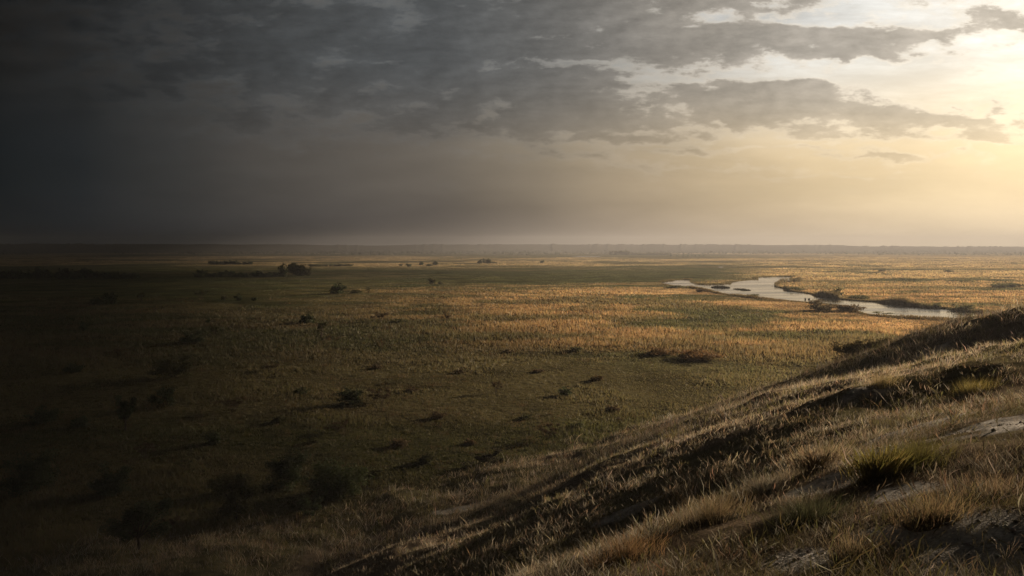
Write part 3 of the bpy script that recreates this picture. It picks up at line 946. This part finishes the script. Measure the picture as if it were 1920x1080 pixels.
def far_woods():
    Cs, S = [], []
    n = 26000
    Y = rng.uniform(1900, 3300, n); u = rng.uniform(-.72, .72, n); X = u * Y
    k = fbm(X / 700, Y / 160, 35, 3)
    ok = k > .55
    X, Y = X[ok], Y[ok]
    H = rng.uniform(2, 8, len(X))
    C = np.stack([X, Y, H * rng.uniform(.1, .9, len(X))], -1)
    V = leaf_quads(C, H * .55, jitter_col(np.tile(np.array([.05, .05, .032]), (len(C), 1)), .3))
    tag(link('far_woods', raw_mesh('far_woods', *V), M_LEAF), 'thin hazy lines of far woods below the horizon', 'woods', kind='stuff')


far_woods()

# ------------------------------------------------------------------ air
def volume_mat(name, col, dens, aniso):
    m, nt, out = new_mat(name)
    v = N(nt, 'ShaderNodeVolumePrincipled')
    v.inputs['Color'].default_value = (*col, 1); v.inputs['Density'].default_value = dens; v.inputs['Anisotropy'].default_value = aniso
    nt.links.new(v.outputs[0], out.inputs['Volume'])
    return m


def box(name, lo, hi, mat):
    me = bpy.data.meshes.new(name)
    v = [(x, y, z) for x in (lo[0], hi[0]) for y in (lo[1], hi[1]) for z in (lo[2], hi[2])]
    me.from_pydata(v, [], [(0, 1, 3, 2), (4, 6, 7, 5), (0, 4, 5, 1), (2, 3, 7, 6), (0, 2, 6, 4), (1, 5, 7, 3)])
    me.update()
    return link(name, me, mat)


tag(box('haze', (-4100, -4100, -14), (4100, 4100, 70), volume_mat('haze_air', (.50, .495, .51), .00027, .05)), 'thin haze lying over the whole plain', 'haze', kind='stuff')

# added unseen sheet blocking sun from the western plain; thickness shaped for its shade
def added_shade_sheet(t, near, label):
    gx = np.concatenate([np.linspace(-6200, -1300, 70)[:-1], np.linspace(-1300, -320, 40)[:-1], np.linspace(-320, 320, 90)[:-1], np.linspace(320, 900, 14)])
    gy = np.concatenate([np.linspace(-900, -60, 16)[:-1], np.linspace(-60, 420, 80)[:-1], np.linspace(420, 1300, 30)[:-1], np.linspace(1300, 5200, 70)])
    GX, GY = np.meshgrid(gx, gy)
    ang = np.degrees(np.arctan2(GX - 50, GY + 70))
    tau = np.interp(ang, [-180, -110, -60, -33, -30, -26, -22, -18, -15, -9, -4, 2, 180], [9, 9, 9, 8, 6.5, 3.0, 1.35, .85, .62, .55, .2, 0, 0])
    tau = tau * (.8 + .4 * fbm(GX / 260, GY / 260, 95, 4))
    tau = tau * sst(-6200, -5600, GX) * sst(-900, -500, GY) * sst(5200, 4900, GY) * sst(900, 700, GX)
    rr_ = np.hypot(GX, GY)
    tau = tau * (1 + .7 * sst(800, 1700, rr_) * sst(-4, -12, ang))
    tau = tau * (sst(850, 660, rr_) if near else sst(500, 690, rr_))
    edge = GX - (.67 * GY + (.67 * math.cos(SUN_AZ) - math.sin(SUN_AZ)) * t)           # the sheet ends along a slanting western rim
    tau = tau * sst(0, 260, edge)
    tau = tau * np.maximum(sst(28, 60, GY + np.maximum(0, -(GX + 10)) * .8), sst(-110, -160, GX)) + .75 * sst(-24, -46, GY) * sst(-150, -110, GX)              # southern rim: the hill itself still catches the sun
    sig = .12
    hgt = tau / sig * math.sin(SUN_EL) + .02
    zc = t * math.tan(SUN_EL) * 1.0
    hor = Vector((math.sin(SUN_AZ), math.cos(SUN_AZ))) * t
    X = GX + hor.x; Y = GY + hor.y
    n, m = X.shape
    keep = (edge > -60) & ((rr_ < 960) if near else (rr_ > 420))
    b = (fbm(GX / 140, GY / 140, 96, 4) - .5) * np.minimum(hgt, 40) * .5
    V = np.vstack([np.stack([X, Y, zc + b - hgt * .35], -1).reshape(-1, 3), np.stack([X, Y, zc + b + hgt * .65], -1).reshape(-1, 3)])
    i = np.arange(n * m).reshape(n, m)
    q = np.stack([i[:-1, :-1], i[1:, :-1], i[1:, 1:], i[:-1, 1:]], -1).reshape(-1, 4)
    q2 = q[:, ::-1] + n * m
    kq = keep.ravel()[q].all(1); q = q[kq]; q2 = q2[kq]
    e = np.vstack([q[:, [k, (k + 1) % 4]] for k in range(4)])
    key = np.minimum(e[:, 0], e[:, 1]) * (n * m) + np.maximum(e[:, 0], e[:, 1])
    _, inv, cnt = np.unique(key, return_inverse=True, return_counts=True)
    rim = e[cnt[inv] == 1]
    sd = np.stack([rim[:, 1], rim[:, 0], rim[:, 0] + n * m, rim[:, 1] + n * m], -1)
    q = np.vstack([q, q2, sd])
    used = np.unique(q); mp = np.full(2 * n * m, -1); mp[used] = np.arange(len(used)); V = V[used]; q = mp[q]
    me = raw_mesh('added_shade_sheet', V, q.ravel(), np.full(len(q), 4), None, True)
    tag(link('added_shade_sheet', me, volume_mat('shade_volume', (.75, .76, .78), sig, .3)), label, 'cloud', kind='structure')


added_shade_sheet(3000.0, True, 'added low unseen sheet shading the near left of the plain')
added_shade_sheet(13000.0, False, 'added high unseen sheet shading the far left of the plain')

# ------------------------------------------------------------------ sky
def build_world():
    w = bpy.data.worlds.new('World'); scn.world = w; w.use_nodes = True
    nt = w.node_tree; nt.nodes.clear(); L = nt.links.new
    out = nt.nodes.new('ShaderNodeOutputWorld'); bg = nt.nodes.new('ShaderNodeBackground'); L(bg.outputs[0], out.inputs[0])

    def sock(n, v, i):
        if isinstance(v, (int, float)): n.inputs[i].default_value = v
        else: L(v, n.inputs[i])

    def M(op, a, b=None, c=None, clamp=False):
        n = nt.nodes.new('ShaderNodeMath'); n.operation = op; n.use_clamp = clamp
        for i, v in enumerate((a, b, c)):
            if v is not None: sock(n, v, i)
        return n.outputs[0]

    def MR(v, a, b, c, d, smooth=True):
        n = nt.nodes.new('ShaderNodeMapRange'); n.interpolation_type = 'SMOOTHSTEP' if smooth else 'LINEAR'
        for i, x in enumerate((v, a, b, c, d)): sock(n, x, i)
        return n.outputs[0]

    def XYZ(a, b, c=0.0):
        n = nt.nodes.new('ShaderNodeCombineXYZ')
        for i, v in enumerate((a, b, c)): sock(n, v, i)
        return n.outputs[0]

    def NOISE(vec, sc, det=6, rough=.55, dist=0.0):
        n = nt.nodes.new('ShaderNodeTexNoise'); L(vec, n.inputs['Vector'])
        n.inputs['Scale'].default_value = sc; n.inputs['Detail'].default_value = det; n.inputs['Roughness'].default_value = rough; n.inputs['Distortion'].default_value = dist
        return n.outputs['Fac']

    def MIX(f, a, b, mode='MIX'):
        n = nt.nodes.new('ShaderNodeMix'); n.data_type = 'RGBA'; n.blend_type = mode; n.clamp_result = False
        sock(n, f, 0)
        for v, i in ((a, 6), (b, 7)):
            if isinstance(v, tuple): n.inputs[i].default_value = (*v, 1)
            else: L(v, n.inputs[i])
        return n.outputs[2]

    def SC(c, f):
        n = nt.nodes.new('ShaderNodeVectorMath'); n.operation = 'SCALE'
        if isinstance(c, tuple): n.inputs[0].default_value = c
        else: L(c, n.inputs[0])
        sock(n, f, 'Scale'); return n.outputs[0]

    def RAMP(v, stops, scale=1.0):
        n = nt.nodes.new('ShaderNodeValToRGB'); L(v, n.inputs[0]); e = n.color_ramp.elements
        while len(e) < len(stops): e.new(0.5)
        for k, (p, c) in enumerate(stops):
            e[k].position = p
        for k, (p, c) in enumerate(stops):
            c = c if isinstance(c, tuple) else (c, c, c)
            e[k].color = (*[x / scale for x in c], 1)
        return SC(n.outputs[0], scale)

    tc = nt.nodes.new('ShaderNodeTexCoord')
    sp = nt.nodes.new('ShaderNodeSeparateXYZ'); L(tc.outputs['Generated'], sp.inputs[0])
    x, y, z = sp.outputs
    yy = M('MAXIMUM', y, .15)
    U = M('DIVIDE', x, yy); V = M('DIVIDE', z, yy)
    azn = M('ARCTAN2', x, y)
    az01 = M('MULTIPLY_ADD', azn, 1 / (2 * math.pi), .5)
    a = lambda deg: deg / 360 + .5
    lum = RAMP(az01, [(a(-180), (.010, .012, .014)), (a(-90), (.010, .0125, .0145)), (a(-33), (.0078, .0105, .0122)), (a(-28), (.0165, .0195, .0215)), (a(-22), (.043, .0425, .0405)),
                      (a(-12), (.112, .099, .085)), (a(-5), (.15, .128, .105)), (a(2), (.255, .207, .152)), (a(9), (.45, .352, .236)), (a(16), (.66, .51, .32)), (a(22), (.80, .62, .385)), (a(31), (.88, .69, .43)), (a(44), (.8, .62, .39)), (a(56), (.4, .33, .23)), (a(75), (.1, .09, .07)), (a(105), (.05, .047, .045)), (a(150), (.02, .022, .024))], 2.0)
    # --- cloud field in sky coordinates
    pv = XYZ(U, M('MULTIPLY', V, 2.6))
    wx = M('SUBTRACT', NOISE(pv, 7.0, 6, .6), .5)
    wv = M('SUBTRACT', NOISE(XYZ(M('ADD', U, 7.3), M('MULTIPLY', V, 2.6)), 9.0, 6, .6), .5)
    Uw = M('MULTIPLY_ADD', wx, .13, U); Vw = M('MULTIPLY_ADD', wv, .06, V)

    def blob(px, py, rx, ry, wgt, tilt=0.0):
        du = M('SUBTRACT', Uw, (px - 960) / F); dv = M('SUBTRACT', Vw, (HY - py) / F)
        dv = M('MULTIPLY_ADD', du, -tilt, dv)
        q = M('ADD', M('POWER', M('ABSOLUTE', M('DIVIDE', du, rx / F)), 2.0), M('POWER', M('ABSOLUTE', M('DIVIDE', dv, ry / F)), 2.0))
        return M('MULTIPLY', M('EXPONENT', M('MULTIPLY', q, -1.0)), wgt)

    F_ = None
    for bl in ((1120, 60, 430, 70, .95), (1420, 95, 190, 38, .75), (1480, 185, 250, 32, .9), (1760, 222, 250, 19, 1.05), (1800, 62, 170, 20, .75, .12), (1300, 8, 300, 18, .6),
               (900, 185, 330, 55, .7), (1230, 235, 240, 16, .55), (500, 60, 500, 190, .8), (1640, 85, 90, 18, .5), (1880, 30, 60, 30, .4), (1690, 70, 60, 13, .5), (1590, 108, 70, 12, .45), (1730, 118, 90, 10, .4), (1400, 284, 240, 9, 1.0), (1150, 264, 190, 12, .9), (1700, 298, 190, 7, .9), (1330, 314, 150, 7, .9), (1640, 254, 140, 9, .7), (1000, 300, 200, 14, .7), (1560, 330, 160, 5, .7), (1850, 262, 120, 6, .7), (1830, 250, 120, 7, .35), (1500, 300, 260, 6, .22),
               (1060, 128, 120, 8, -.5), (1170, 176, 110, 9, -.5), (1380, 148, 190, 8, -.55), (1120, 226, 260, 30, .5), (1340, 204, 150, 24, .3), (1000, 160, 120, 22, .3), (1600, 140, 190, 26, -.6), (1480, 42, 120, 10, -.5), (1750, 170, 200, 22, -.6), (1400, 285, 330, 20, -.35), (690, 122, 50, 5, -.4), (1240, 212, 60, 5, -.3),
               (2150, 150, 300, 60, -.2), (2300, 40, 260, 40, .6)):
        g = blob(*bl)
        F_ = g if F_ is None else M('ADD', F_, g)
    fine = NOISE(XYZ(U, M('MULTIPLY', V, 2.4)), 20.0, 9, .64)
    big = NOISE(XYZ(M('ADD', U, 3.1), M('MULTIPLY', V, 2.2)), 3.0, 5, .5)
    F_ = M('ADD', F_, M('MULTIPLY', M('SUBTRACT', fine, .5), 2.9))
    mid = NOISE(XYZ(M('ADD', U, 9.4), M('MULTIPLY', V, 2.8)), 8.5, 6, .6)
    F_ = M('ADD', F_, M('MULTIPLY', M('SUBTRACT', mid, .5), 2.4))
    F_ = M('ADD', F_, M('MULTIPLY', M('SUBTRACT', big, .5), 1.0))
    F_ = M('MULTIPLY', F_, MR(V, .015, .15, .0, 1.0))
    fine2 = NOISE(XYZ(M('ADD', U, .011), M('MULTIPLY', M('ADD', V, -.004), 2.4)), 20.0, 9, .64)
    emb = M('SUBTRACT', fine, fine2)
    lump = NOISE(XYZ(M('ADD', U, 5.0), M('MULTIPLY', V, 3.0)), 9.0, 8, .55)
    cloud = MR(F_, -.08, .8, 0, 1)
    thick = MR(F_, .3, 1.1, 0, 1)
    # --- clear sky: warm near the horizon, whiter above, real sky behind it
    hv = MR(V, .1, .26, 0, 1)
    clear = MIX(hv, lum, SC(MIX(.75, lum, (.75, .76, .74), 'MULTIPLY'), 1.0))
    bwn = nt.nodes.new('ShaderNodeRGBToBW'); L(lum, bwn.inputs[0]); bw = bwn.outputs[0]
    streak = NOISE(XYZ(M('ADD', U, 11.0), M('MULTIPLY', V, 6.0)), 7.0, 8, .6)
    white = SC((1.10, 1.09, 1.05), M('MULTIPLY', bw, MR(streak, .35, .65, .84, 1.14)))
    veil = NOISE(XYZ(M('ADD', U, 21.0), M('MULTIPLY', V, 5.0)), 3.5, 7, .6)
    clear = SC(MIX(hv, lum, white), MR(veil, .3, .7, .9, 1.1))
    sky = nt.nodes.new('ShaderNodeTexSky'); sky.sky_type = 'NISHITA'; sky.sun_disc = False
    sky.sun_elevation = SUN_EL; sky.sun_rotation = SUN_AZ; sky.dust_density = 3.0; sky.air_density = 1.2
    nis = SC(sky.outputs[0], M('MULTIPLY', MR(az01, a(-20), a(25), .0, .018), MR(V, .02, .2, .2, 1)))
    clear = MIX(1.0, clear, nis, 'ADD')
    # --- cloud colour: grey, darker where thick, paler and warmer towards the sun; lit edges
    ccol = MIX(MR(V, .08, .24, .25, .85), lum, MIX(MR(az01, a(-8), a(14), 0, 1), SC((.90, 1.0, 1.07), bw), SC((1.05, .965, .855), bw)))
    cfac = M('MULTIPLY', MR(thick, 0, 1, 1.0, .66), MR(az01, a(-14), a(4), 1.07, .93))
    cfac = M('MULTIPLY', cfac, MR(lump, .3, .7, .89, 1.13))
    cfac = M('MULTIPLY', cfac, M('MULTIPLY_ADD', emb, 1.05, 1.0))
    ccol = SC(ccol, cfac)
    rim = M('MULTIPLY', M('MULTIPLY', cloud, M('SUBTRACT', 1.0, cloud)), MR(az01, a(-12), a(12), .6, 2.7))
    ccol = MIX(1.0, ccol, SC((1.1, 1.0, .82), M('MULTIPLY', rim, M('MULTIPLY', bw, .55))), 'ADD')
    cc = MIX(M('MULTIPLY', M('MULTIPLY', cloud, MR(V, .08, .23, .42, .93)), MR(az01, a(-40), a(-5), .8, 1.0)), clear, ccol)
    # --- haze band low over the horizon
    low = MR(V, .0, .075, 0, 1)
    cc = MIX(low, MIX(1.0, cc, (.86, .86, .92), 'MULTIPLY'), cc)
    # sun glow through thin cloud
    sd = nt.nodes.new('ShaderNodeVectorMath'); sd.operation = 'DOT_PRODUCT'; L(tc.outputs['Generated'], sd.inputs[0])
    gd = Vector((math.sin(R(36)) * math.cos(R(6.3)), math.cos(R(36)) * math.cos(R(6.3)), math.sin(R(6.3))))
    sd.inputs[1].default_value = gd
    glow = M('POWER', M('MAXIMUM', sd.outputs['Value'], 0), 60)
    cc = MIX(1.0, cc, SC((.9, .72, .44), M('MULTIPLY', glow, .24)), 'ADD')
    # overhead storm deck: dark above the frame
    over = MR(z, .24, .5, 1.0, .12)
    cc = SC(cc, over)
    cc = SC(cc, MR(V, -.05, .0, .5, 1.0))
    L(cc, bg.inputs[0]); bg.inputs[1].default_value = 2 ** (-EXPO)
    w.cycles.sampling_method = 'MANUAL'; w.cycles.sample_map_resolution = 1024


build_world()

sun = bpy.data.lights.new('sun', 'SUN'); sun.energy = 5.0; sun.angle = R(.3); sun.color = (1.0, .81, .60)
so = bpy.data.objects.new('sun', sun); COL.objects.link(so)
so.rotation_euler = SUN_DIR.to_track_quat('Z', 'Y').to_euler()
so.location = (300, 200, 200)

# ------------------------------------------------------------------ camera
cam = bpy.data.cameras.new('camera'); co = bpy.data.objects.new('camera', cam); COL.objects.link(co)
cam.sensor_width = 36.0; cam.lens = 36.0 * F / 1920.0
cam.clip_start = .2; cam.clip_end = 40000
co.location = (0, 0, EYE)
co.rotation_euler = (R(90) - math.atan((540 - HY) / F), 0, 0)
scn.camera = co

scn.view_settings.view_transform = 'Standard'; scn.view_settings.look = 'None'
scn.view_settings.exposure = EXPO; scn.view_settings.gamma = 1; scn.view_settings.use_curve_mapping = False
scn.render.engine = 'CYCLES'
cy = scn.cycles
cy.max_bounces = 5; cy.diffuse_bounces = 2; cy.glossy_bounces = 2; cy.transmission_bounces = 3; cy.volume_bounces = 0; cy.transparent_max_bounces = 8
cy.use_denoising = True
